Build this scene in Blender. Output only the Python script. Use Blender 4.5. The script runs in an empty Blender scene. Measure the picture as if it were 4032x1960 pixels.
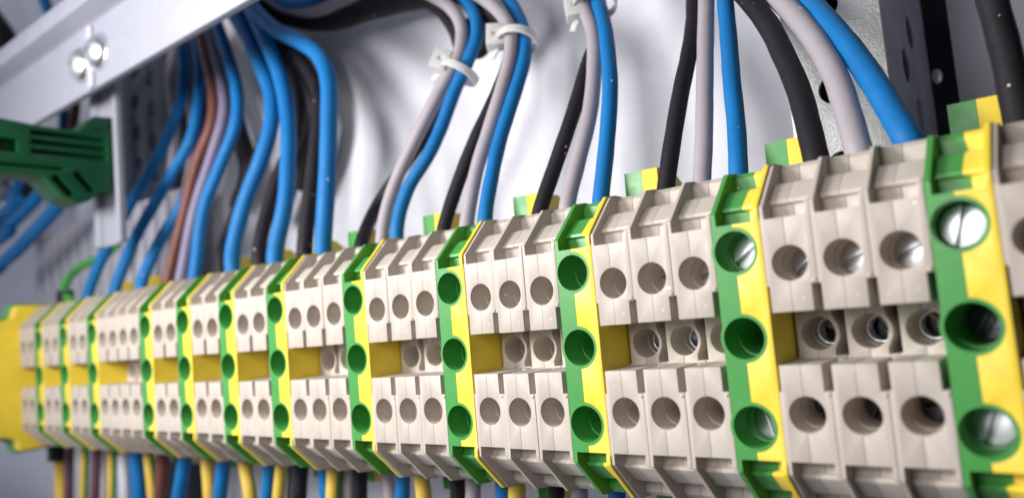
import bpy, bmesh, math, random
from mathutils import Vector, Matrix
random.seed(7)
U = 0.006                       # one terminal pitch = 6 mm
SC = bpy.context.scene
COL = SC.collection

# ------------------------------------------------------------------ camera
F_PX = 3025.67754
CAM = Vector((2.66110674, -15.14027208, 2.31194571))
RIGHT = Vector((0.77456896, 0.62659752, -0.08613055))
FWD = Vector((-0.62039235, 0.77918307, 0.08937041))
UP = Vector((0.12311074, -0.01578881, 0.99226733))
cd = bpy.data.cameras.new("camera")
cam = bpy.data.objects.new("camera", cd)
COL.objects.link(cam)
m = Matrix((RIGHT, UP, -FWD)).transposed().to_4x4()
m.translation = CAM * U
cam.matrix_world = m
cd.sensor_width = 36.0
cd.lens = F_PX / 4032 * 36
cd.clip_start = 0.003
cd.clip_end = 20
cd.dof.use_dof = True
cd.dof.focus_distance = 19.5 * U
cd.dof.aperture_fstop = cd.lens * 0.001 / (0.295 * U)
cd.dof.aperture_blades = 0
SC.camera = cam

# ------------------------------------------------------------------ world, lamps, exposure
w = bpy.data.worlds.new("World")
SC.world = w
w.use_nodes = True
bg = w.node_tree.nodes["Background"]
bg.inputs[0].default_value = (0.80, 0.86, 1.0, 1)
bg.inputs[1].default_value = 1.0
# surroundings: a bright room to the front left, a darker one to the right
_N, _L = w.node_tree.nodes, w.node_tree.links
_tc = _N.new("ShaderNodeTexCoord")
_dp = _N.new("ShaderNodeVectorMath")
_dp.operation = 'DOT_PRODUCT'
_dp.inputs[1].default_value = Vector((-.93, -.36, -.03)).normalized()
_L.new(_tc.outputs["Generated"], _dp.inputs[0])
_mr = _N.new("ShaderNodeMapRange")
_mr.interpolation_type = 'SMOOTHSTEP'
_mr.inputs["From Min"].default_value = -0.02
_mr.inputs["From Max"].default_value = 0.95
_mr.inputs["To Min"].default_value = 0.022
_mr.inputs["To Max"].default_value = 0.62
_L.new(_dp.outputs["Value"], _mr.inputs["Value"])
_L.new(_mr.outputs[0], bg.inputs[1])


def area(name, loc, target, size, power, col):
    ld = bpy.data.lights.new(name, 'AREA')
    ld.shape = 'RECTANGLE'
    ld.size, ld.size_y = size[0] * U, size[1] * U
    ld.energy = power
    ld.color = col
    o = bpy.data.objects.new(name, ld)
    COL.objects.link(o)
    o.location = Vector(loc) * U
    o.rotation_euler = (Vector(target) - Vector(loc)).to_track_quat('-Z', 'Y').to_euler()
    return o


area("window_light", (-28, -25, 12.5), (-14, 2, 4), (11, 11), 0.60, (1.0, 0.98, 0.965))
area("room_light", (-8, -26, 10), (-5, 3, 4), (11, 11), 0.15, (1.0, 0.97, 0.95))
SC.view_settings.view_transform = 'Standard'
SC.view_settings.look = 'None'
SC.view_settings.exposure = -0.07
SC.view_settings.gamma = 1.0
SC.view_settings.use_curve_mapping = False


# ------------------------------------------------------------------ helpers
def sv(v, s):
    return Vector(v) * s


def at(px, py, y):
    """point of the view ray through full-size pixel px,py at depth y (units)"""
    d = RIGHT * ((px - 2016) / F_PX) + FWD + UP * (-(py - 980) / F_PX)
    return CAM + d * ((y - CAM.y) / d.y)


def lin(c):
    return tuple(((x / 255) / 12.92 if x / 255 <= 0.04045 else ((x / 255 + 0.055) / 1.055) ** 2.4) for x in c) + (1.0,)


def material(name, rgb, rough=0.5, metal=0.0, var=0.06, bump=0.0, bscale=900.0, dust=0.0, spec=0.5, grad=None, sss=0.0, dirt=0.0):
    mt = bpy.data.materials.new(name)
    mt.use_nodes = True
    nt = mt.node_tree
    N, L = nt.nodes, nt.links
    b = N["Principled BSDF"]
    geo = N.new("ShaderNodeNewGeometry")
    base = lin(rgb)
    n1 = N.new("ShaderNodeTexNoise")
    n1.inputs["Scale"].default_value = 160
    n1.inputs["Detail"].default_value = 4
    L.new(geo.outputs["Position"], n1.inputs["Vector"])
    mr = N.new("ShaderNodeMapRange")
    mr.inputs["From Min"].default_value = 0.3
    mr.inputs["From Max"].default_value = 0.7
    mr.inputs["To Min"].default_value = 1 - var
    mr.inputs["To Max"].default_value = 1 + var
    L.new(n1.outputs["Fac"], mr.inputs["Value"])
    hsv = N.new("ShaderNodeHueSaturation")
    hsv.inputs["Color"].default_value = base
    L.new(mr.outputs[0], hsv.inputs["Value"])
    col = hsv.outputs[0]
    if dirt > 0:
        nd = N.new("ShaderNodeTexNoise")
        nd.inputs["Scale"].default_value = 420
        nd.inputs["Detail"].default_value = 6
        nd.inputs["Distortion"].default_value = 1.2
        L.new(geo.outputs["Position"], nd.inputs["Vector"])
        rd = N.new("ShaderNodeMapRange")
        rd.inputs["From Min"].default_value = 0.58
        rd.inputs["From Max"].default_value = 0.78
        rd.inputs["To Max"].default_value = dirt
        L.new(nd.outputs["Fac"], rd.inputs["Value"])
        mx = N.new("ShaderNodeMixRGB")
        mx.inputs["Color2"].default_value = (base[0] * .5, base[1] * .48, base[2] * .45, 1)
        L.new(rd.outputs[0], mx.inputs["Fac"])
        L.new(col, mx.inputs["Color1"])
        col = mx.outputs[0]
    rsock = None
    if dust > 0:
        vo = N.new("ShaderNodeTexVoronoi")
        vo.inputs["Scale"].default_value = 520
        L.new(geo.outputs["Position"], vo.inputs["Vector"])
        nz = N.new("ShaderNodeTexWhiteNoise")
        L.new(vo.outputs["Position"], nz.inputs["Vector"])
        # only some cells carry a speck, of varying radius
        rad = N.new("ShaderNodeMapRange")
        rad.inputs["From Min"].default_value = 1 - dust
        rad.inputs["From Max"].default_value = 1.0
        rad.inputs["To Min"].default_value = 0.0
        rad.inputs["To Max"].default_value = 0.13
        L.new(nz.outputs["Value"], rad.inputs["Value"])
        lt = N.new("ShaderNodeMath")
        lt.operation = 'LESS_THAN'
        L.new(vo.outputs["Distance"], lt.inputs[0])
        L.new(rad.outputs[0], lt.inputs[1])
        ml = N.new("ShaderNodeMath")
        ml.operation = 'MULTIPLY'
        ml.inputs[1].default_value = 0.85
        L.new(lt.outputs[0], ml.inputs[0])
        mx = N.new("ShaderNodeMixRGB")
        mx.inputs["Color2"].default_value = (0.85, 0.84, 0.82, 1)
        L.new(ml.outputs[0], mx.inputs["Fac"])
        L.new(col, mx.inputs["Color1"])
        col = mx.outputs[0]
    L.new(col, b.inputs["Base Color"])
    b.inputs["Metallic"].default_value = metal
    b.inputs["Specular IOR Level"].default_value = spec
    rr = N.new("ShaderNodeMapRange")
    rr.inputs["From Min"].default_value = 0.3
    rr.inputs["From Max"].default_value = 0.7
    rr.inputs["To Min"].default_value = max(0.03, rough - 0.07)
    rr.inputs["To Max"].default_value = rough + 0.07
    n3 = N.new("ShaderNodeTexNoise")
    n3.inputs["Scale"].default_value = 420
    n3.inputs["Detail"].default_value = 5
    L.new(geo.outputs["Position"], n3.inputs["Vector"])
    L.new(n3.outputs["Fac"], rr.inputs["Value"])
    L.new(rr.outputs[0], b.inputs["Roughness"])
    if sss > 0:
        b.inputs["Subsurface Weight"].default_value = sss
        b.inputs["Subsurface Radius"].default_value = (1, .8, .6)
        b.inputs["Subsurface Scale"].default_value = 0.0012
    if bump > 0:
        n2 = N.new("ShaderNodeTexNoise")
        n2.inputs["Scale"].default_value = bscale
        n2.inputs["Detail"].default_value = 5
        L.new(geo.outputs["Position"], n2.inputs["Vector"])
        bp = N.new("ShaderNodeBump")
        bp.inputs["Strength"].default_value = bump
        bp.inputs["Distance"].default_value = 0.0002
        L.new(n2.outputs["Fac"], bp.inputs["Height"])
        L.new(bp.outputs[0], b.inputs["Normal"])
    return mt


M = {}
M['beige'] = material("beige_plastic", (189, 178, 167), 0.48, var=.03, bump=.10, dust=.16, spec=.45, sss=.02, dirt=.10)
M['green'] = material("green_plastic", (70, 148, 70), 0.38, var=.05, bump=.10, dust=.10, spec=.4, dirt=.08)
M['yellow'] = material("yellow_plastic", (238, 208, 66), 0.42, var=.04, bump=.10, dust=.08, spec=.4, dirt=.10)
M['screw'] = material("zinc_screw", (235, 237, 240), 0.38, 1.0, var=.10, bump=.05, bscale=1500)
M['shaded_screw'] = material("shade_painted_screw", (120, 122, 130), 0.30, 1.0, var=.2, bump=.2, bscale=1500)  # darker copy of the screw metal, shade of the deep holes painted in
M['blue'] = material("blue_cable", (18, 110, 176), 0.56, var=.06, bump=.25, bscale=700, dust=.14, spec=.28)
M['black'] = material("black_cable", (34, 31, 36), 0.62, var=.2, bump=.3, bscale=700, dust=.30, spec=.22)
M['grey'] = material("grey_cable", (166, 158, 164), 0.48, var=.05, bump=.22, bscale=700, dust=.12, spec=.35, dirt=.12)
M['brown'] = material("brown_cable", (112, 66, 58), 0.48, var=.06, bump=.2, bscale=700, spec=.35)
M['purple'] = material("mauve_cable", (112, 76, 92), 0.48, var=.06, bump=.2, bscale=700, spec=.35)
M['lavender'] = material("lavender_cable", (128, 120, 148), 0.48, var=.05, bump=.2, bscale=700, spec=.35)
M['white'] = material("white_cable", (215, 215, 225), 0.48, var=.04, bump=.2, bscale=700, spec=.35)
M['ycable'] = material("yellow_cable_stripe", (226, 190, 84), 0.48, var=.05, bump=.2, spec=.35)
M['gcable'] = material("green_cable_stripe", (70, 160, 72), 0.48, var=.05, bump=.2, spec=.35)
M['tie'] = material("nylon_tie", (244, 243, 240), 0.42, var=.03, bump=.1, spec=.5, sss=.2)
M['tie'].node_tree.nodes['Principled BSDF'].inputs['Transmission Weight'].default_value = .45
M['plate'] = material("painted_back_plate", (240, 240, 250), 0.5, var=.03, bump=.08, bscale=350, spec=.5)
M['rail'] = material("brushed_aluminium", (160, 161, 174), 0.5, .1, var=.04, bump=.08)
M['dark_green'] = material("dark_green_plastic", (8, 74, 40), 0.42, var=.06, bump=.1, spec=.4)
M['duct'] = material("grey_duct_plastic", (196, 194, 206), 0.5, var=.04, bump=.1)
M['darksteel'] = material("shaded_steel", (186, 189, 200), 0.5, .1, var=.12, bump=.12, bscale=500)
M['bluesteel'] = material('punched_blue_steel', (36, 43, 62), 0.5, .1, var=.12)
M['darkwall'] = material("dark_cabinet_panel", (58, 62, 72), 0.38, .3, var=.1, bump=.1)
M['heat'] = material("black_collar", (24, 24, 30), 0.5, var=.1, bump=.2)
M['cavity_shade'] = material("painted_cavity_shade", (10, 10, 12), 0.8, var=.1)


def galvanised():
    mt = bpy.data.materials.new("galvanised_steel")
    mt.use_nodes = True
    N, L = mt.node_tree.nodes, mt.node_tree.links
    b = N["Principled BSDF"]
    geo = N.new("ShaderNodeNewGeometry")
    v = N.new("ShaderNodeTexVoronoi")
    v.inputs["Scale"].default_value = 2200
    n = N.new("ShaderNodeTexNoise")
    n.inputs["Scale"].default_value = 700
    n.inputs["Detail"].default_value = 8
    n.inputs["Distortion"].default_value = .8
    L.new(geo.outputs["Position"], v.inputs["Vector"])
    L.new(geo.outputs["Position"], n.inputs["Vector"])
    cr = N.new("ShaderNodeMapRange")
    cr.inputs["From Min"].default_value = .35
    cr.inputs["From Max"].default_value = .65
    cr.inputs["To Min"].default_value = .84
    cr.inputs["To Max"].default_value = .95
    L.new(n.outputs["Fac"], cr.inputs["Value"])
    cb = N.new("ShaderNodeCombineColor")
    for i in range(3):
        L.new(cr.outputs[0], cb.inputs[i])
    L.new(cb.outputs[0], b.inputs["Base Color"])
    b.inputs["Metallic"].default_value = .18
    b.inputs["Roughness"].default_value = .5
    bp = N.new("ShaderNodeBump")
    bp.inputs["Strength"].default_value = .32
    bp.inputs["Distance"].default_value = .0003
    mx = N.new("ShaderNodeMath")
    mx.operation = 'ADD'
    L.new(v.outputs["Distance"], mx.inputs[0])
    L.new(n.outputs["Fac"], mx.inputs[1])
    L.new(mx.outputs[0], bp.inputs["Height"])
    L.new(bp.outputs[0], b.inputs["Normal"])
    return mt


M['galv'] = galvanised()


def raw(name, verts, faces):
    me = bpy.data.meshes.new(name)
    me.from_pydata([tuple(v) for v in verts], [], faces)
    bm = bmesh.new()
    bm.from_mesh(me)
    bmesh.ops.recalc_face_normals(bm, faces=bm.faces)
    bm.to_mesh(me)
    bm.free()
    return me


def loft(stations):
    """stations: list of (xs, profile) with profile = [(y,z)...], xs float or list"""
    verts, faces = [], []
    n = len(stations[0][1])
    for xs, prof in stations:
        for i, (y, z) in enumerate(prof):
            verts.append((xs[i] if isinstance(xs, (list, tuple)) else xs, y, z))
    for s in range(len(stations) - 1):
        a, b = s * n, (s + 1) * n
        for i in range(n):
            j = (i + 1) % n
            q = [a + i, a + j, b + j, b + i]
            uq = []
            for k in q:
                if not any((Vector(verts[k]) - Vector(verts[t])).length < 1e-6 for t in uq):
                    uq.append(k)
            if len(uq) >= 3:
                faces.append(uq)
    faces.append(list(range(n)))
    faces.append(list(range((len(stations) - 1) * n, len(stations) * n))[::-1])
    me = bpy.data.meshes.new("loft")
    me.from_pydata(verts, [], faces)
    bm = bmesh.new()
    bm.from_mesh(me)
    bmesh.ops.remove_doubles(bm, verts=bm.verts, dist=1e-5)
    bmesh.ops.triangulate(bm, faces=[f for f in bm.faces if len(f.verts) > 8], ngon_method='BEAUTY')
    bmesh.ops.recalc_face_normals(bm, faces=bm.faces)
    bm.to_mesh(me)
    bm.free()
    return me


def cyl_mesh(c, r, y0, y1, seg=40, r2=None):
    verts, faces = [], []
    r2 = r if r2 is None else r2
    for k, (yy, rr) in enumerate(((y0, r), (y1, r2))):
        for i in range(seg):
            a = 2 * math.pi * i / seg
            verts.append((c[0] + rr * math.cos(a), yy, c[1] + rr * math.sin(a)))
    for i in range(seg):
        j = (i + 1) % seg
        faces.append((i, j, seg + j, seg + i))
    faces.append(tuple(range(seg)))
    faces.append(tuple(range(seg, 2 * seg)))
    return raw("cyl", verts, faces)


def box_mesh(x0, x1, y0, y1, z0, z1):
    v = [(x, y, z) for x in (x0, x1) for y in (y0, y1) for z in (z0, z1)]
    return raw("box", v, [(0, 1, 3, 2), (4, 5, 7, 6), (0, 1, 5, 4), (2, 3, 7, 6), (0, 2, 6, 4), (1, 3, 7, 5)])


def prism_xz(pts, y0, y1):
    n = len(pts)
    v = [(x, y0, z) for x, z in pts] + [(x, y1, z) for x, z in pts]
    f = [tuple(range(n)), tuple(range(n, 2 * n))] + [(i, (i + 1) % n, n + (i + 1) % n, n + i) for i in range(n)]
    return raw("prism", v, f)


def carve(base, cutters, bevel=0.025, op='DIFFERENCE', seg=2):
    """apply booleans + bevel + weighted normals, return final mesh scaled to metres"""
    o = bpy.data.objects.new("tmp_base", base)
    COL.objects.link(o)
    tmp = []
    for c in cutters:
        t = bpy.data.objects.new("tmp_cut", c)
        COL.objects.link(t)
        tmp.append(t)
        md = o.modifiers.new("b", 'BOOLEAN')
        md.operation = op
        md.solver = 'EXACT'
        md.object = t
    if bevel > 0:
        bv = o.modifiers.new("bev", 'BEVEL')
        bv.width = bevel
        bv.segments = seg
        bv.limit_method = 'ANGLE'
        bv.angle_limit = math.radians(24)
        bv.use_clamp_overlap = True
        wn = o.modifiers.new("wn", 'WEIGHTED_NORMAL')
        wn.keep_sharp = True
    dg = bpy.context.evaluated_depsgraph_get()
    dg.update()
    me = bpy.data.meshes.new_from_object(o.evaluated_get(dg), depsgraph=dg)
    for t in tmp + [o]:
        bpy.data.objects.remove(t)
    for p in me.polygons:
        p.use_smooth = True
    if bevel <= 0:
        me.set_sharp_from_angle(angle=math.radians(32))
    me.transform(Matrix.Scale(U, 4))
    return me


def join_meshes(meshes, name="joined"):
    """join through the object operator, which keeps the weighted normals"""
    obs = []
    for x in meshes:
        o = bpy.data.objects.new("tmp_join", x)
        COL.objects.link(o)
        obs.append(o)
    with bpy.context.temp_override(active_object=obs[0], object=obs[0], selected_objects=obs, selected_editable_objects=obs):
        bpy.ops.object.join()
    me = obs[0].data
    bpy.data.objects.remove(obs[0])
    return me


def part(name, me, mat, parent=None, loc=(0, 0, 0)):
    me.name = name
    if mat is not None:
        me.materials.clear()
        me.materials.append(mat)
    o = bpy.data.objects.new(name, me)
    COL.objects.link(o)
    o.location = Vector(loc) * U
    o.parent = parent
    return o


def tag(o, label, cat, group=None, kind=None):
    if label: o['label'] = label
    if cat: o['category'] = cat
    if group: o['group'] = group
    if kind: o['kind'] = kind
    return o


def thing(name, label, cat, loc=(0, 0, 0), group=None):
    o = bpy.data.objects.new(name, None)
    o.empty_display_size = 0.003
    COL.objects.link(o)
    o.location = Vector(loc) * U
    return tag(o, label, cat, group)


def copy_tree(o, parent=None):
    c = o.copy()
    COL.objects.link(c)
    c.parent = parent
    for ch in list(o.children):
        copy_tree(ch, c)
    return c


# ------------------------------------------------------------------ terminal block shapes
ZC = 1.45                                   # the profile is mirror symmetric about this height


def full(top, mid, back):
    """top: points from z=3.83 upwards/backwards (upper half); mid: points of the slot (z>ZC), back: upper back points"""
    upper = mid + top + back                # from the middle of the front, up and to the back
    lower = [(y, 2 * ZC - z) for y, z in upper][::-1]
    return upper + lower


T_BODY = [(0, 3.83), (.46, 3.85), (.47, 4.10), (.36, 4.14), (.37, 4.21), (.74, 4.54), (.83, 4.60), (1.25, 4.64), (1.27, 4.95), (1.38, 5.05)]
T_FIN = [(0, 3.83), (0, 3.91), (0, 3.99), (0, 4.08), (.07, 4.15), (.43, 4.51), (.52, 4.60), (.85, 4.93), (.95, 5.03), (1.38, 5.09)]
T_RIM = [(0, 3.83), (0, 3.93), (0, 4.02), (.03, 4.10), (.34, 4.18), (.74, 4.54), (.83, 4.60), (1.25, 4.64), (1.27, 4.95), (1.38, 5.05)]
BACK_B = [(3.35, 5.02), (3.40, 4.3), (6.0, 3.7), (6.3, 3.3)]
MID_B = [(1.226, 1.95), (0, 1.97)]
BACK_P = [(3.30, 5.02), (3.34, 4.6), (3.66, 4.6), (3.70, 6.08), (4.70, 6.06), (5.25, 5.70), (5.45, 5.2), (5.5, 3.9), (6.3, 3.3)]
MID_P = [(0, 2.4)]


def seam_list(prof_top, nm, nb, s0, s_ledge, s_shelf, s_lip, s_ridge, s_up):
    st = [s0, s_ledge, s_shelf, s_lip, s_lip, (s_lip + s_ridge) / 2, s_ridge, s_ridge, s_up, s_up]
    up = [s0] * nm + st + [s_up] * nb
    return up + up[::-1]


g = 0.007      # half gap between parts


def beige_halves():
    pf, pb, pr = full(T_FIN, MID_B, BACK_B), full(T_BODY, MID_B, BACK_B), full(T_RIM, MID_B, BACK_B)
    nm, nb = len(MID_B), len(BACK_B)
    sL = seam_list(T_BODY, nm, nb, .465, .56, .56, .47, .50, .50)
    left = loft([(g, pf), (.085, pf), (.086, pb), ([s - g * .8 for s in sL], pb)])
    right = loft([([s + g * .8 for s in sL], pb), (.90, pb), (.901, pr), (1 - g, pr)])

    def cutters():
        cs = []
        for z in (2.92, -.02):
            cs.append(cyl_mesh((.5, z), .355, -.5, .62, 44))
            cs.append(cyl_mesh((.5, z), .325, .5, 1.9, 40))
        cs.append(cyl_mesh((.5, 1.46), .35, .9, 1.95, 44))
        cs.append(cyl_mesh((.5, 1.46), .31, 1.8, 2.7, 44))
        for sx in (0, 1):                    # tower slots
            for (z0, z1) in ((1.5, 2.49), (.42, 1.4)):
                cs.append(box_mesh(.865 if sx else -.3, 1.3 if sx else .055, -.4, 1.0, z0, z1))
        return cs

    def waist(sx):
        # dumb-bell slot between neighbouring middle holes
        pts = []
        R_ = .425
        for k in range(9):
            z = .99 + k * (1.95 - .99) / 8
            dz = z - 1.46
            x = .5 + (math.sqrt(max(R_ * R_ - dz * dz, 0)) if abs(dz) < R_ else 0)
            pts.append((max(.80, x), z))
        if sx:
            return prism_xz(pts + [(1.3, 1.95), (1.3, .99)], 1.0, 2.3)
        pts = [(min(.06, 1 - x), z) for x, z in pts]
        return prism_xz([(-.3, .99)] + pts + [(-.3, 1.95)], 1.0, 2.3)
    L = carve(left, cutters() + [waist(0)], .016)
    R = carve(right, cutters() + [waist(1)], .016)
    return L, R


def screw_mesh(r=.315, slot=.055, dome=.02, depth=.4):
    base = cyl_mesh((0, 0), r, 0, depth, 40)
    return carve(base, [box_mesh(-slot, slot, -.3, .16, -1, 1)], .025)


def pe_halves():
    pf, pb = full(T_FIN, MID_P, BACK_P), full(T_BODY, MID_P, BACK_P)
    e = .035
    T_FY = [(y - (e if 0 < i else 0), z + (e if i > 3 else 0)) for i, (y, z) in enumerate(T_FIN)]
    py = full(T_FY, MID_P, [(3.30, 5.05)] + BACK_P[1:])
    nm, nb = len(MID_P), len(BACK_P)
    sG = seam_list(T_BODY, nm, nb, .45, .68, .68, .57, .60, .55)
    green = loft([(g, pf), (.11, pf), (.111, pb), (sG, pb)])
    # body behind the funnel holes
    yel = loft([([s + .006 for s in sG], pb), (.935, pb), (.936, py), (1.043 - g, py)])
    hz = (3.27, 1.5, -.28)
    cg = []
    for z in hz:
        cg.append(cyl_mesh((.445, z), .425, -.5, .75, 48))
        cg.append(cyl_mesh((.44, z), .385, .6, 2.6, 48))
    ring = []
    for z in hz:
        t = cyl_mesh((.44, z), .492, .004, 2.7, 48)
        ring.append(t)
    G = carve(green, ring + [], 0, 'UNION')
    G.transform(Matrix.Scale(1 / U, 4))
    G2 = carve(G, cg, .02)
    yc = [cyl_mesh((.44, z), .498, -.5, 2.8, 48) for z in hz]
    # the yellow leaf bites in round the middle of each funnel
    Y = carve(yel, yc, .02)
    return G2, Y


BL, BR = beige_halves()


def nub(x, z, r, h):
    verts, faces = [], []
    for k in range(4):
        a = k / 3 * math.pi / 2
        for i in range(10):
            t = 2 * math.pi * i / 10
            verts.append(((x + r * math.cos(a) * math.cos(t) + 1e-4) * U, (.004 - h * math.sin(a)) * U, (z + r * math.cos(a) * math.sin(t)) * U))
    for k in range(3):
        for i in range(10):
            j = (i + 1) % 10
            faces.append((k * 10 + i, k * 10 + j, (k + 1) * 10 + j, (k + 1) * 10 + i))
    me = raw('nub', verts, faces)
    for p_ in me.polygons:
        p_.use_smooth = True
    return me


# moulding marks: a small nub over each notch and a gate mark on the towers
BR = join_meshes([BR, nub(.935, 2.545, .05, .03), nub(.945, .35, .045, .025), nub(.70, 2.2, .07, .006)])
BL = join_meshes([BL, nub(.25, 2.16, .075, .006), nub(.27, .72, .06, .006)])
GL, GY = pe_halves()
SCREW = screw_mesh(.318)
SCREW_P = screw_mesh(.375, .06)
RING = carve(cyl_mesh((0, 0), .306, 0, .45, 40), [cyl_mesh((0, 0), .25, -.3, .8, 40)], .012)


def make_beige():
    t = thing('terminal_block', '', 'terminal block')
    part('housing', BL, M['beige'], t)
    part('side_cover', BR, M['beige'], t)
    for z, y, mt, an in ((2.92, 1.08, M['screw'], 65), (1.46, 2.55, M['shaded_screw'], 20), (-.02, 1.5, M['shaded_screw'], 35)):
        s = part('screw', SCREW.copy(), mt, t, (.5, y, z))
        s.rotation_euler = (math.radians(-5), math.radians(an), math.radians(-6))
    part('clamp_ring', RING, M['screw'], t, (.5, 2.1, 1.46))
    return t


def make_pe():
    t = thing('earth_terminal_block', '', 'terminal block')
    part('housing', GL, M['green'], t)
    part('side_cover', GY, M['yellow'], t)
    for z, y, mt, an in ((3.27, .74, M['screw'], 14), (1.5, 2.2, M['shaded_screw'], 30), (-.28, .95, M['screw'], 20)):
        s = part('screw', SCREW_P.copy(), mt, t, (.44, y, z))
        s.rotation_euler = (math.radians(-6), math.radians(an), math.radians(-5))
    return t


# ------------------------------------------------------------------ the setting behind
def prism_x(pts, x0, x1, bevel=.03):
    return carve(loft([(x0, pts), (x1, pts)]), [], bevel)


def bx(name, d, mat, parent=None, bevel=.05, cut=()):
    return part(name, carve(box_mesh(*d), list(cut), bevel), mat, parent)


back = bx('back_plate', (-100, -4.75, 9.5, 9.8, -30, 45), M['plate'], bevel=.03)
tag(back, None, None, kind='structure')
side = bx('cabinet_wall', (-4.6, 22, 18, 18.3, -30, 45), M['darkwall'], bevel=.03)
tag(side, None, None, kind='structure')

# upright galvanised post at the right
post = thing('steel_upright', 'bright mottled galvanised steel upright with round holes, standing behind the cables at the right', 'steel post')
holes = [cyl_mesh((-3.38, z), .42, 7, 9, 36) for z in (5.85, 8.1, 10.6, 13.0, 3.4, 1.0)]
bx('front_flange', (-4.65, -1.9, 8.0, 8.15, -25, 40), M['galv'], post, .05, holes)
hs = []
for i in range(-7, 14):
    me = cyl_mesh((0, 0), .47, -.6, .6, 28)
    me.transform(Matrix.Translation((-1.95, 10.68 + (i % 2) * 1.27, 8.94 + i * 1.35)) @ Matrix.Rotation(math.pi / 2, 4, 'Z') @ Matrix.Diagonal((.9, 1, 1.15, 1)))
    hs.append(me)
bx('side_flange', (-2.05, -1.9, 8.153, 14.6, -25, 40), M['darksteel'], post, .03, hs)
bx('inner_web', (-4.65, -4.55, 8.153, 14.6, -25, 40), M['cavity_shade'], post, .03)  # coloured near black to paint the shade seen through the post's holes

# dark channel further back at the right
ch = thing('steel_channel', 'dark shiny folded steel channel at the back, between the upright and the thick black cable', 'steel channel')
bx('web', (-1.2, 3.0, 15.2, 15.4, -20, 40), M['duct'], ch)
bx('flange', (3.01, 3.15, 12.5, 15.4, -20, 40), M['darksteel'], ch)
for q_ in ((2357, 192),):
    p_ = at(q_[0] * 1.56522, q_[1] * 1.56522, 14.85)
    bo_ = part('glint_head', SCREW.copy(), M['screw'], ch, (p_.x, p_.y, p_.z))  # small bright head added to stand for a glint on the web
    bo_.scale = (.5, .5, .8)

# cross rail, top left
beam = thing('cross_rail', 'wide pale metal cross rail running diagonally through the upper left corner', 'metal rail')
BP_ = [(0, 14.25), (0, 17.25), (-.25, 17.35), (-1.0, 17.45), (-1.0, 18.3), (-.85, 18.3), (-.85, 17.65), (.2, 17.5), (.2, 14.4), (.35, 14.4), (.35, 14.25)]
part('profile', prism_x(BP_, -75, -16, .04), M['rail'], beam)
for (px, py) in ((245 * 1.5652, 130 * 1.5652), (203 * 1.5652, 164 * 1.5652)):
    p = at(px, py, -.1)
    h = thing('pan_head_screw', ('upper' if px > 350 else 'lower') + ' shiny round screw head of the pair on the pale cross rail', 'screw', (p.x, p.y, p.z), 'round screws on the cross rail')
    dome = []
    for k in range(5):
        a = k / 4 * math.pi / 2
        dome.append((.02 - .5 * math.sin(a), .78 * math.cos(a) + .001))
    vs, fs = [], []
    for (yy, rr) in [(.1, .88), (.02, .88)] + dome:
        for i in range(24):
            t_ = 2 * math.pi * i / 24
            vs.append((rr * math.cos(t_), yy, rr * math.sin(t_)))
    for r_ in range(len(dome) + 1):
        for i in range(24):
            j = (i + 1) % 24
            fs.append((r_ * 24 + i, r_ * 24 + j, (r_ + 1) * 24 + j, (r_ + 1) * 24 + i))
    fs.append(tuple(range(24)))
    fs.append(tuple(range((len(dome) + 1) * 24, (len(dome) + 2) * 24)))
    part('head', carve(raw('h', vs, fs), [box_mesh(-.07, .07, -1, -.22, -.4, .4), box_mesh(-.4, .4, -1, -.22, -.07, .07)], .02), M['screw'], h)

# vertical post carrying the green bracket
vp = thing('mounting_post', 'narrow vertical metal post with folded edges hanging below the pale cross rail', 'metal post')
VP = [(-36.1, 1.2), (-36.1, 1.6), (-33.5, 1.6), (-33.5, 1.25), (-33.85, 1.25), (-33.95, 1.46), (-35.5, 1.46), (-35.6, 1.2)]
v = [(x, y, 7.4) for x, y in VP] + [(x, y, 17) for x, y in VP]
n_ = len(VP)
part('channel', carve(raw('v', v, [tuple(range(n_)), tuple(range(n_, 2 * n_))] + [(i, (i + 1) % n_, n_ + (i + 1) % n_, n_ + i) for i in range(n_)]), [], .04), M['rail'], vp)

part('tongue', carve(box_mesh(-33.05, -32.55, -.14, -.01, 14.3, 17.2), [], .04), M['duct'], vp)

# dark green end bracket
gb = thing('green_terminal_clamp', 'dark green plastic clamp with ribbed side, mounted on the vertical post at left', 'rail clamp')
GP = [(-5.5, 12.7), (-4.2, 12.75), (-1.6, 12.55), (-.2, 12.55), (.5, 13.35), (1.35, 13.4), (1.55, 13.1), (1.5, 10.1), (1.2, 9.85), (.7, 9.85),
      (.2, 9.35), (-.3, 9.2), (-1.0, 9.5), (-1.7, 10.3), (-2.4, 10.4), (-5.5, 10.25)]
cuts = [box_mesh(-34.6, -33, -2.2, 1.05, z, z + .26) for z in (12.1, 11.68, 11.26)]
cuts.append(box_mesh(-34.6, -33, -3.6, -2.7, 11.25, 11.85))
cuts.append(box_mesh(-34.6, -33, -5.6, -.8, 10.62, 10.78))
for (yy, zz) in ((-.05, 10.2), (-.95, 9.95)):
    bxm = box_mesh(-34.6, -33, -.16, .16, -.55, .55)
    bxm.transform(Matrix.Translation((0, yy, zz)) @ Matrix.Rotation(math.radians(42), 4, 'X'))
    cuts.append(bxm)
part('body', carve(loft([(-35.8, GP), (-34.0, GP)]), cuts, .05), M['dark_green'], gb)

# perforated dark post behind far cables
pp = []
for i in range(16):
    for k in range(2):
        pp.append(cyl_mesh((-46.9 + k * 2.1, 10.2 + i * 2.1 + k * 1.05), .50, 8.3, 9.3, 16))
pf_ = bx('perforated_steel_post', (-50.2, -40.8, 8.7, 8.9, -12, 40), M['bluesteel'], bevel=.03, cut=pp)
tag(pf_, 'dark blue-grey steel post with rows of punched holes, behind the far left blue cables', 'steel post')

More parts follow.
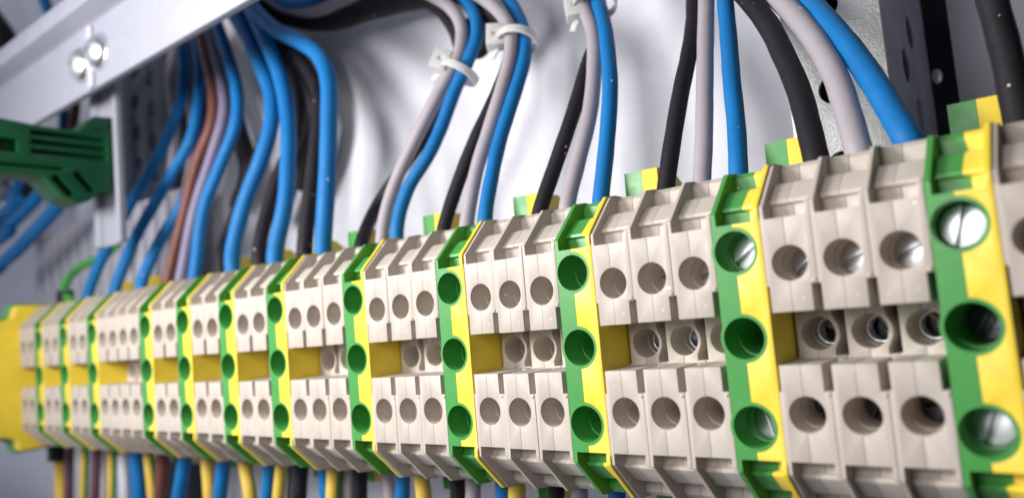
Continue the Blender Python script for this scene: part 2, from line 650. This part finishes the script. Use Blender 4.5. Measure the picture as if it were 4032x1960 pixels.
# slotted cable duct far left
dv = thing('cable_duct', 'pale grey slotted cable duct with vertical fingers, behind the left end of the terminal row', 'cable duct')
for i in range(14):
    bx('finger', (-60 + i * 1.55, -60 + i * 1.55 + 1.1, 7.0, 7.3, -4.0, 11.2), M['duct'], dv, .08)
bx('base', (-60.5, -38, 7.35, 7.6, -4.2, 11.4), M['duct'], dv, .05)

# lower horizontal duct
ld = thing('lower_duct', 'long grey horizontal duct lid with ridges, in the shade below the terminal row', 'cable duct')
LP = [(3.5, -10.5), (3.5, -8.6), (3.9, -8.4), (4.6, -8.4), (4.7, -8.15), (5.3, -8.15), (5.4, -8.4), (7.2, -8.4), (7.3, -8.1), (8.0, -8.1), (8.0, -10.5)]
part('lid', prism_x(LP, -85, 0, .06), M['duct'], ld)

# support rail behind the blocks
rl = prism_x([(6.32, 3.4), (6.32, 2.6), (6.9, 2.5), (6.9, .4), (6.32, .3), (6.32, -.5), (6.45, -.5), (6.45, .18), (7.05, .28), (7.05, 2.62), (6.45, 2.72), (6.45, 3.4)], -47, 4, .03)
rlo = part('mounting_rail', rl, M['galv'])
tag(rlo, 'steel mounting rail that the beige, green and yellow terminal blocks are clipped on', 'metal rail')

# ------------------------------------------------------------------ the row of terminal blocks
WPE = 1.0434573
GROUPS = [3, 3, 3, 3, 3, 2, 2, 2, 4, 2, 2, 2]
ORD = ['rightmost', 'second', 'third', 'fourth', 'fifth', 'sixth', 'seventh', 'eighth', 'ninth', 'tenth', 'eleventh', 'twelfth']


def pe_name(k):      # k counted from the right, 0 = rightmost; 12 in all with index 11 leftmost
    if k == 0:
        return 'rightmost green-yellow block'
    if k <= 5:
        return ORD[k] + ' green-yellow block from right'
    if k == 10:
        return 'leftmost green-yellow block'
    return ORD[11 - k - 1] + ' green-yellow block from left'


POSN = {2: ['left', 'right'], 3: ['left', 'middle', 'right'], 4: ['first', 'second', 'third', 'fourth']}
first_b = make_beige()
first_p = make_pe()
first_shallow = [c for c in first_p.children if c.name.startswith('screw')][0]
used = {'b': False, 'p': False}
XC = {}
MLOC = {}


def put(kind, x, label, group):
    src = first_b if kind == 'b' else first_p
    o = copy_tree(src) if used[kind] else src
    used[kind] = True
    o.location = Vector((x, random.uniform(-.012, .012), random.uniform(-.012, .012))) * U
    if kind == 'b':
        o.rotation_euler = (0, math.radians(random.uniform(-.08, .08)), math.radians(random.uniform(-.12, .12)))
    o['label'] = label
    o['group'] = group
    for ch_ in o.children:
        if ch_.name.startswith('screw'):
            ch_.rotation_euler[1] += random.uniform(-.9, .9) if x < -1.2 or kind == 'b' else 0
            ch_.location.y += (random.uniform(-.06, .1) + (.55 if kind == 'p' and x < -7 else 0)) * U
    return o


GB = 'beige terminal blocks clipped side by side on the rail'
GG = 'green and yellow earth blocks between the beige ones'
_p0 = put('p', 0.0, 'green-yellow terminal block nearest the right edge, with a bright slotted screw at the top', GG)
bo = put('b', WPE, 'cut-off beige terminal block at the very right edge of the row', GB)
x = 0.0
for gi, n in enumerate(GROUPS):
    x0 = x - n
    XC[gi] = [x0 + .5 + i for i in range(n)]
    for i in range(n):
        nm = POSN[n][i]
        pn_ = pe_name(gi)
        w_ = {2: 'two', 3: 'three', 4: 'four'}[n]
        if gi < 11:
            lab = '%s beige block of the %s just left of the %s' % (nm, w_, pn_)
        else:
            lab = '%s beige block of the two beside the big yellow end piece' % nm
        put('b', x0 + i, lab, GB)
    if gi < 11:
        x = x0 - WPE
        lab = {0: 0}.get(gi)
        desc = ['second', 'third', 'fourth', 'fifth', 'sixth', 'seventh', 'eighth', 'ninth', 'tenth', 'eleventh', 'twelfth'][gi]
        k = gi + 1
        nl, nr = GROUPS[gi + 1], GROUPS[gi]
        w_ = {2: 'two', 3: 'three', 4: 'four'}
        if k <= 5:
            pn = ORD[k] + ' from the right'
        else:
            pn = (ORD[11 - k] + ' from the left') if k < 11 else 'nearest the big yellow end piece'
        put('p', x, 'green-yellow terminal block, %s, with %s beige blocks on its left' % (pn, w_[nl]), GG)
    else:
        x = x0
XEND = x
first_shallow.location.y = .52 * U      # the nearest screw is backed out almost to the rim

# big end piece
ep = thing('end_block', 'big yellow and green end piece closing the left end of the terminal row', 'end block')
EU = [(-1.3, 1.45), (-1.3, 4.25), (-1.05, 4.40), (-.85, 4.38), (-.3, 4.55), (-.22, 4.75), (-.12, 5.12), (0, 5.2), (.9, 5.16), (3.4, 5.1), (3.5, 4.0), (6.2, 3.3)]
EP = EU + [(y, 2 * ZC - z) for y, z in EU[1:]][::-1]
part('yellow_plate', carve(loft([(XEND - .75, EP), (XEND - .02, EP)]), [], .06), M['yellow'], ep)
EG = [(y, z + (.14 if z > 4 and y < 3 else 0)) for y, z in EU]
EGP = EG + [(y, 2 * ZC - z) for y, z in EG[1:]][::-1]
part('green_body', carve(loft([(XEND - 1.7, EGP), (XEND - .76, EGP)]), [], .06), M['green'], ep)


# ------------------------------------------------------------------ cables
def catmull(pts, sub=9):
    P = [pts[0] * 2 - pts[1]] + pts + [pts[-1] * 2 - pts[-2]]
    out = []
    for i in range(1, len(P) - 2):
        p0, p1, p2, p3 = P[i - 1:i + 3]
        for s in range(sub):
            t = s / sub
            out.append(0.5 * ((2 * p1) + (p2 - p0) * t + (2 * p0 - 5 * p1 + 4 * p2 - p3) * t * t + (3 * p1 - p0 - 3 * p2 + p3) * t ** 3))
    out.append(pts[-1].copy())
    return out


def tube(pts, r, seg=20, two=False):
    C = catmull(pts)
    verts, faces, mats = [], [], []
    nrm = None
    for i, c in enumerate(C):
        t = (C[min(i + 1, len(C) - 1)] - C[max(i - 1, 0)]).normalized()
        if nrm is None:
            nrm = Vector((1, 0, 0))
        nrm = (nrm - t * nrm.dot(t)).normalized()
        bn = t.cross(nrm)
        wob = 1 + .012 * math.sin(i * .9) + random.uniform(-.006, .006)
        for k in range(seg):
            a = 2 * math.pi * k / seg
            verts.append((c + (nrm * math.cos(a) + bn * math.sin(a)) * r * wob) * U)
    for i in range(len(C) - 1):
        for k in range(seg):
            j = (k + 1) % seg
            faces.append((i * seg + k, i * seg + j, (i + 1) * seg + j, (i + 1) * seg + k))
            mats.append(1 if two and (k + seg // 4 + int(two * 3)) % seg < seg * .42 else 0)
    faces.append(tuple(range(seg)))
    faces.append(tuple(range((len(C) - 1) * seg, len(C) * seg)))
    mats += [0, 0]
    me = raw('cable', verts, faces)
    me.polygons.foreach_set('use_smooth', [True] * len(me.polygons))
    return me, mats


def cable(kind, pts, r, label, group, name='cable'):
    two = 0
    if kind.startswith('gy'):
        two = float(kind[2:] or 1)
    me, mats = tube(pts, r, two=two)
    if two:
        me.materials.append(M['ycable'])
        me.materials.append(M['gcable'])
        me.polygons.foreach_set('material_index', mats)
        o = part(name, me, None)
    else:
        o = part(name, me, M[kind])
    return tag(o, label, 'cable', group)


def z8(a, b): return (2500 + a / 1.5653, b / 1.5653)
def r2(a, b): return (1500 + a / 1.391, b / 1.391)
def r1(a, b): return (700 + a / 1.252, b / 1.252)
def r7(a, b): return (a / 1.138, b / 1.138)
def dd(a, b): return (a * 1.56522, b * 1.56522)


LINES = {}


def up_cable(kind, gi, i, fn, pix, r, label, y1=4.5, y0=2.95, pw=1.0, start=None):
    xc = XC[gi][i] if start is None else start
    pts = [Vector((xc, 2.9, 4.5))]
    n = len(pix)
    for k, q in enumerate(pix):
        t = (k / (n - 1)) ** pw
        pts.append(at(*fn(*q), y0 + (y1 - y0) * t))
    LINES[(gi, i)] = pts
    return cable(kind, pts, r, label, 'cables rising from the top of the terminal row')


R0 = .238
# right-hand trio above the last three beige blocks
up_cable('black', 0, 0, z8, [(1120, 990), (1070, 780), (1010, 560), (920, 350), (810, 140), (640, -60), (420, -200)], R0 * 1.22, 'black cable curving down in front of the galvanised upright, left of a grey one', 6.8, 2.7, 1.4)
up_cable('grey', 0, 1, z8, [(1385, 950), (1320, 720), (1240, 480), (1130, 280), (1000, 110), (850, -30), (600, -200)], R0 * 1.22, 'pale grey cable crossing the galvanised upright between a black and a blue cable', 6.6, 2.4, 1.4)
up_cable('blue', 0, 2, z8, [(1690, 880), (1600, 720), (1480, 520), (1340, 320), (1190, 140), (1050, -10), (850, -200)], R0 * 1.22, 'bright blue cable sweeping across the galvanised upright, rightmost blue cable', 6.3, 2.2, 1.4)
# second trio
up_cable('black', 1, 0, z8, [(190, 1170), (235, 850), (285, 560), (330, 350), (360, 150), (362, -20), (350, -200)], R0, 'black cable rising beside a grey one in the upright trio above the yellow-green tab', 7.2, 3.1, 1.2)
up_cable('grey', 1, 1, z8, [(412, 1130), (425, 850), (430, 550), (435, 250), (440, 0), (440, -200)], R0, 'pale grey vertical cable between a black and a blue one, left of the upright trio', 6.8, 3.1, 1.2)
up_cable('blue', 1, 2, z8, [(637, 1040), (625, 780), (597, 500), (578, 250), (555, 0), (530, -200)], R0, 'blue nearly vertical cable just right of the grey vertical cable', 6.8, 3.1, 1.2)
# third trio, tied at the top of the picture
up_cable('black', 2, 0, r2, [(865, 1180), (950, 920), (1040, 660), (1105, 450), (1140, 330), (1190, 200), (1200, 60), (1180, -80)], R0 * .97, 'black cable slanting up behind the grey one of the middle tied trio', 6.6, 2.9)
up_cable('grey', 2, 1, r2, [(1020, 1130), (1080, 880), (1140, 640), (1165, 420), (1165, 200), (1120, 60), (1060, -100)], R0, 'pale grey cable below the tie at the top centre, left of a blue one', 6.2, 2.95)
up_cable('blue', 2, 2, r2, [(1205, 1080), (1235, 800), (1255, 500), (1245, 300), (1225, 150), (1190, 20), (1130, -110)], R0, 'blue cable below the tie at the top centre, right of a pale grey one', 6.4, 3.1)
# fourth trio
up_cable('black', 3, 0, r2, [(345, 1250), (420, 1010), (510, 780), (590, 610), (660, 450), (700, 330), (710, 200), (620, 90), (470, 10), (250, -60)], R0 * .97, 'black cable crossing behind the grey one of the tied trio left of centre', 6.9, 3.1)
up_cable('grey', 3, 1, r2, [(470, 1220), (520, 950), (590, 720), (665, 480), (710, 300), (700, 150), (630, 50), (520, -30), (400, -90)], R0, 'pale grey cable of the trio bound by the higher tie left of centre', 6.4, 3.1)
up_cable('blue', 3, 2, r2, [(570, 1200), (610, 950), (660, 740), (730, 520), (785, 320), (778, 170), (730, 50), (650, -60)], R0, 'blue cable of the trio bound by the higher tie left of centre', 6.6, 2.9)
# fifth trio
up_cable('black', 4, 0, r1, [(905, 1200), (975, 1030), (1080, 870), (1200, 700), (1300, 540), (1380, 400), (1392, 250), (1340, 110), (1240, 20), (1080, -10), (930, 0), (800, 60), (650, 90), (480, 40), (380, -30)], R0 * 1.05, 'black cable that loops over to the left along the top edge of the picture', 7.4, 3.0, .4)
up_cable('grey', 4, 1, r2, [(20, 1200), (80, 1000), (175, 790), (290, 560), (375, 400), (432, 280), (440, 150), (385, 50), (280, -20), (140, -80)], R0, 'pale grey cable of the trio bound by the lowest tie, left of its blue cable', 6.2, 3.3)
up_cable('blue', 4, 2, r2, [(90, 1240), (150, 1030), (260, 850), (330, 700), (400, 510), (475, 340), (525, 200), (515, 90), (460, 0), (380, -70)], R0, 'blue cable of the trio bound by the lowest tie, right of its grey one', 6.5, 3.0)
# left, thicker cables
RL = .335
up_cable('black', 5, 0, r1, [(625, 1240), (655, 950), (685, 700), (700, 520), (660, 380), (560, 250), (430, 130), (340, -20)], RL * .92, 'thick black cable just left of the long blue cable with the sharp bend', 7.0, 2.8)
up_cable('blue', 5, 1, r1, [(715, 1240), (735, 900), (745, 600), (742, 400), (695, 275), (590, 200), (470, 140), (370, 40), (300, -60)], RL, 'long light blue cable with a sharp bend near the top, rightmost of the thick ones', 5.2, 2.9)
up_cable('black', 6, 0, r1, [(400, 1250), (440, 1050), (500, 860), (580, 680), (600, 500), (540, 330), (440, 180), (330, 30)], RL * .9, 'black cable glimpsed between the two blue cables left of the sharply bent one', 7.2, 2.9)
up_cable('blue', 6, 1, r1, [(480, 1250), (530, 1000), (545, 760), (540, 560), (505, 380), (445, 230), (380, 90), (320, -40)], RL, 'thick blue cable rising second from the right among the thick blue cables', 5.6, 2.9)
up_cable('black', 7, 0, r1, [(215, 1270), (250, 1150), (330, 940), (400, 760), (470, 560), (440, 380), (380, 200), (280, 50)], RL * .85, 'dark cable half hidden behind the third thick blue cable', 7.4, 3.0)
up_cable('blue', 7, 1, r1, [(270, 1250), (330, 1000), (410, 790), (460, 610), (455, 450), (395, 300), (330, 150), (250, 10)], RL, 'thick blue cable rising third from the right among the thick blue cables', 5.6, 2.9)
up_cable('blue', 8, 2, r7, [(870, 1250), (910, 950), (975, 770), (1055, 560), (1060, 400), (1020, 250), (970, 100), (920, -40)], RL * .86, 'thick blue cable directly right of the grey-lavender and brown cables', 5.6, 3.1)
up_cable('lavender', 8, 1, r7, [(810, 1250), (870, 950), (940, 730), (1000, 530), (1000, 400), (965, 260), (925, 120)], RL * .8, 'grey-lavender cable between the brown and the blue cable', 5.9, 3.1)
up_cable('brown', 8, 0, r7, [(755, 1240), (810, 1020), (880, 740), (950, 550), (955, 400), (925, 260), (890, 120)], RL * .85, 'brown cable rising among the blue ones at the left', 5.6, 3.2)
up_cable('blue', 9, 1, dd, [(355, 718), (395, 620), (455, 520), (520, 400), (545, 300), (530, 200), (490, 100)], RL * .86, 'third thick blue cable from the left, passing behind the brown cable', 7.4, 2.8)
up_cable('blue', 10, 1, dd, [(290, 728), (340, 600), (425, 450), (480, 350), (500, 250), (500, 150), (480, 60)], RL * .86, 'second thick blue cable from the left above the terminal row', 6.4, 2.9)
up_cable('blue', 11, 1, dd, [(222, 738), (270, 620), (330, 510), (400, 390), (450, 270), (462, 180), (455, 80)], RL * .86, 'first thick blue cable at the left, above the leftmost beige blocks', 6.0, 2.9)
# rear bundles
RG = 'cables in the blurred bundle behind the row'


def bg_cable(kind, fn, pix, ya, yb, r, label):
    n = len(pix)
    return cable(kind, [at(*fn(*q), ya + (yb - ya) * k / (n - 1)) for k, q in enumerate(pix)], r, label, RG)


bg_cable('grey', dd, [(395, 560), (425, 470), (440, 330), (430, 200), (440, 100)], 8, 8, .3, 'pale grey cable in the shade behind the leftmost blue cables')
bg_cable('grey', dd, [(430, 600), (470, 470), (485, 330), (470, 200)], 8.2, 8, .26, 'dim grey cable seen in the gap between two left blue cables')
bg_cable('black', dd, [(430, 40), (520, 120), (560, 200), (600, 330), (625, 430), (600, 520)], 7.5, 8.5, .5, 'dark cable behind the blue ones, running down from under the cross rail')
bg_cable('black', dd, [(470, 60), (500, 200), (520, 330), (500, 450), (460, 560)], 8.4, 8.4, .5, 'broad dark cable deep behind the brown cable')
bg_cable('black', dd, [(560, -20), (640, 110), (705, 200), (745, 330), (735, 430), (700, 560)], 7.4, 8.3, .5, 'dark cable curving behind the two middle blue cables')
bg_cable('black', dd, [(600, -30), (690, 90), (770, 200), (800, 300), (790, 400), (765, 470)], 7.4, 8.0, .6, 'dark cable curving just inside the sharply bent blue cable')
bg_cable('black', dd, [(600, -45), (700, 25), (820, 45), (930, 15), (1030, -10), (1100, -20)], 6.6, 6.6, .62, 'thick black cable sagging along the top edge of the picture')
bg_cable('grey', dd, [(640, -40), (700, 10), (790, 28), (870, 0), (930, -30)], 6.0, 6.0, .3, 'grey cable sagging above the thick black one at the top edge')
bg_cable('blue', dd, [(670, -30), (720, 5), (780, 5), (840, -30)], 5.8, 5.8, .3, 'short piece of blue cable at the top edge beside the grey one')
bg_cable('black', dd, [(1180, -40), (1215, 40), (1225, 90), (1200, 130), (1170, 60)], 6.6, 7.2, .3, 'dark cable end looping behind the pale grey tied cables')
bg_cable('black', dd, [(2460, -120), (2495, 0), (2532, 140), (2562, 290), (2590, 420)], 4.0, 3.2, .30, 'thick black cable crossing the upper right corner')
# behind the green clamp at far left
bg_cable('blue', dd, [(190, 430), (150, 510), (80, 590), (0, 665), (-120, 740), (-600, 1000)], 4, 3, .42, 'light blue cable running down left from under the green clamp')
bg_cable('blue', dd, [(130, 430), (90, 500), (20, 570), (-80, 655), (-560, 960)], 4.4, 3.5, .40, 'deeper blue cable beside the light blue one under the green clamp')
bg_cable('black', dd, [(95, 430), (60, 500), (0, 560), (-80, 620), (-560, 900)], 5.2, 4.5, .5, 'black cable between two blue ones under the green clamp')
bg_cable('blue', dd, [(60, 430), (30, 500), (-40, 570), (-520, 880)], 4.6, 3.9, .40, 'darkest blue cable at the left edge under the green clamp')
bg_cable('lavender', dd, [(20, 430), (0, 480), (-60, 535), (-520, 840)], 4.6, 4.2, .35, 'mauve-grey cable at the left edge under the green clamp')
bg_cable('blue', dd, [(95, -40), (115, 10), (128, 45), (150, 90)], 5, 5, .35, 'blue cable at the top left corner, left one of two')
bg_cable('blue', dd, [(160, -40), (172, 10), (182, 50), (190, 90)], 5, 5, .35, 'blue cable at the top left corner, right one of two')
bg_cable('black', dd, [(-40, 20), (10, 90), (30, 150), (40, 220)], 6, 6, .8, 'dark cable in the top left corner')
bg_cable('blue', dd, [(150, 240), (158, 270), (162, 300), (160, 360)], 6, 6, .35, 'short dark blue cable between the cross rail and the green clamp')
bg_cable('brown', dd, [(180, 230), (190, 260), (186, 300), (180, 360)], 6, 6, .3, 'short brown cable between the cross rail and the green clamp')

# green-yellow earth cable with black collar, top left, and its twin below
ec = thing('earth_cable', 'green cable with a black collar bending up behind the first blue cable at the left', 'cable')
xq = XEND + 1.0
me, mats = tube([Vector((xq - .2, 2.9, 4.4)), at(*dd(163, 735), 2.9), at(*dd(170, 705), 3.2), at(*dd(190, 680), 3.7), at(*dd(222, 660), 4.3), at(*dd(262, 645), 5.0), at(*dd(300, 610), 5.6)], .23, two=2.2)
me.materials.append(M['gcable'])
me.materials.append(M['gcable'])
me.polygons.foreach_set('material_index', mats)
part('sheath', me, None, ec)
p1, p2 = at(*dd(163, 760), 2.9), at(*dd(165, 730), 2.9)
me, _ = tube([p1, (p1 + p2) / 2, p2], .44)
part('collar', me, M['heat'], ec)

# ------------------------------------------------------------------ cables below the row
DN = 'cables hanging from the underside of the terminal row'
# colour, display x at the row edge, display x at the frame bottom, radius, y
LOW = [
    ('purple', 178, 172, .24, 2.9, 'slim mauve cable right of the thick yellow one at the bottom left'),
    ('gy1.2', 217, 210, .22, 2.9, 'slim yellow cable between the two mauve ones at the bottom left'),
    ('purple', 246, 238, .24, 2.9, 'slim mauve cable, second one from the left at the bottom'),
    ('white', 262, 258, .26, 4.6, 'white cable behind the second slim yellow one at the bottom left'),
    ('gy1.2', 284, 280, .22, 2.9, 'slim yellow cable with green edge, just right of the second mauve one'),
    ('white', 310, 316, .26, 3.3, 'pale cable left of the first blue one below the row'),
    ('blue', 340, 350, .32, 2.9, 'first blue cable from the left below the row'),
    ('gy1.5', 370, 384, .22, 2.9, 'green and yellow cable right of the first blue one below the row'),
    ('lavender', 392, 395, .28, 4.4, 'dim lavender cable behind the dark brown one below the row'),
    ('brown', 418, 402, .30, 2.9, 'dark brown thick cable below the row'),
    ('blue', 478, 448, .31, 2.9, 'thick blue cable just right of the dark brown one below the row'),
    ('gy2', 520, 528, .27, 2.9, 'green and tan cable between two thick blue ones below the row'),
    ('lavender', 548, 545, .26, 4.2, 'dim lavender cable behind the second green and tan one below'),
    ('blue', 572, 552, .30, 2.9, 'thick blue cable, third from the left below the row'),
    ('gy1.7', 608, 632, .27, 2.9, 'bright green and brown slanting cable below the fourth beige pair'),
    ('blue', 684, 672, .26, 2.9, 'blue cable, fourth from the left below the row'),
    ('gy1.9', 716, 700, .24, 2.9, 'slim green and orange cable leaning left next to the fourth blue one'),
    ('grey', 742, 736, .26, 3.6, 'dark-shaded grey cable left of the black one below the row'),
    ('black', 764, 752, .28, 2.9, 'thick black cable, first from the left below the row'),
    ('blue', 812, 822, .25, 2.9, 'blue cable beside the thick tan one below the row'),
    ('gy1.1', 846, 838, .28, 2.9, 'thick tan-yellow cable below the fifth group of beige blocks'),
    ('grey', 880, 876, .25, 3.4, 'grey cable beside the second black one below the row'),
    ('black', 908, 904, .28, 2.9, 'thick black cable, second from the left below the row'),
    ('grey', 965, 985, .24, 3.6, 'pale cable slanting right below the row, left of a blue one'),
    ('blue', 1018, 1012, .25, 2.9, 'blue cable just left of the thick green and tan one near bottom centre'),
    ('gy1.9', 1052, 1068, .26, 2.9, 'green and tan cable at the bottom centre'),
    ('black', 1150, 1152, .245, 2.9, 'black cable left of a grey one at the bottom centre'),
    ('grey', 1194, 1190, .245, 2.9, 'grey cable right of a black one at the bottom centre'),
    ('blue', 1264, 1266, .245, 2.9, 'blue cable left of the bright green and orange one'),
    ('gy1.8', 1303, 1300, .26, 2.9, 'bright green and orange cable right of a blue one at the bottom'),
    ('black', 1402, 1400, .24, 2.9, 'black cable below the third group of beige blocks from the right'),
    ('grey', 1460, 1458, .24, 2.9, 'grey cable below the third group of beige blocks from the right'),
    ('blue', 1552, 1552, .24, 2.9, 'rightmost blue cable visible below the row'),
]
for kind, xa, xb, r, y, lab in LOW:
    yt = 1150
    a = at(*dd(xa, 1150 + 0 * xa), y)
    top = Vector((a.x, y, -1.7))
    b_ = at(*dd(xb, 1262), y + .15)
    c_ = at(*dd(xb + (xb - xa) * .6, 1400), y + .6)
    # carry the run from the block underside to the frame edge
    cable(kind, [top, top + (b_ - top) * .5, b_, c_], r, lab, DN)
ec2 = thing('earth_cable', 'thick yellow cable with a black collar under the left end of the row', 'cable')
a, b_ = at(*dd(150, 1120), 2.9), at(*dd(158, 1265), 3.0)
me, _ = tube([a, (a + b_) / 2, b_, b_ + (b_ - a)], .36)
part('sheath', me, M['ycable'], ec2)
a, b_ = at(*dd(150, 1115), 2.9), at(*dd(151, 1155), 2.9)
me, _ = tube([a, (a + b_) / 2, b_], .62)
part('collar', me, M['heat'], ec2)


# ------------------------------------------------------------------ nylon ties
def tie(px, py, y, hx, hy, tilt, rx, ry, label):
    c = at(px, py, y)
    t = thing('cable_tie', label, 'cable tie', (c.x, c.y, c.z), 'white nylon ties around the cables')
    verts, faces = [], []
    S = 40
    for i in range(S):
        a_ = 2 * math.pi * i / S
        for (rr, zz) in ((0, -.14), (0, .14), (.09, .14), (.09, -.14)):
            verts.append(((rx + rr) * math.cos(a_), (ry + rr) * math.sin(a_), zz))
    for i in range(S):
        j = (i + 1) % S
        for k in range(4):
            l_ = (k + 1) % 4
            faces.append((i * 4 + k, i * 4 + l_, j * 4 + l_, j * 4 + k))
    strap = carve(raw('s', verts, faces), [], .02)
    s_ = part('strap', strap, M['tie'], t)
    s_.rotation_euler = tilt
    hm = carve(box_mesh(-.31, .31, -.26, .26, -.40, .40), [box_mesh(-.09, .09, -.5, -.2, -.08, .08)], .12, seg=3)
    p = at(hx, hy, y - .25) - c
    h_ = part('head', hm, M['tie'], t, (p.x, p.y, p.z))
    h_.rotation_euler = (tilt[0] * .5, tilt[1], math.radians(35))
    tl = part('tail', carve(box_mesh(-.12, .12, -.03, .03, -.75, .3), [], .015), M['tie'], t, (p.x + .05, p.y + .2, p.z - .1))
    tl.rotation_euler = (tilt[0], tilt[1] + .3, 0)
    return t


def near(gi, i, q):
    # depth of a cable's centreline where it passes nearest the pixel q's ray
    best = None
    for p in catmull(LINES[(gi, i)], 12):
        d = p - CAM
        px_ = 2016 + F_PX * d.dot(RIGHT) / d.dot(FWD)
        py_ = 980 - F_PX * d.dot(UP) / d.dot(FWD)
        e = (px_ - q[0]) ** 2 + (py_ - q[1]) ** 2
        if best is None or e < best[0]:
            best = (e, p.y)
    return best[1]


for gi, q, hq, ty, lb in ((4, r2(432, 400), r2(330, 338), 26, 'lowest white cable tie with a square head, round the leftmost tied trio'),
                          (3, r2(748, 222), r2(628, 205), 4, 'white cable tie with a square head, middle one of the three ties'),
                          (2, r2(1170, 25), r2(1060, 45), -4, 'highest white cable tie, cut by the top edge of the picture')):
    yy = (near(gi, 1, q) + near(gi, 2, q)) / 2
    tie(q[0], q[1], yy, hq[0], hq[1], (math.radians(-22), math.radians(ty), 0), .66, .60, lb)

# pale panel, top right corner
pr = bx('side_panel', (3.6, 9, 13.0, 13.2, 8, 40), M['plate'], bevel=.03)
tag(pr, 'small piece of light grey panel in the top right corner beside the black cable', 'panel')
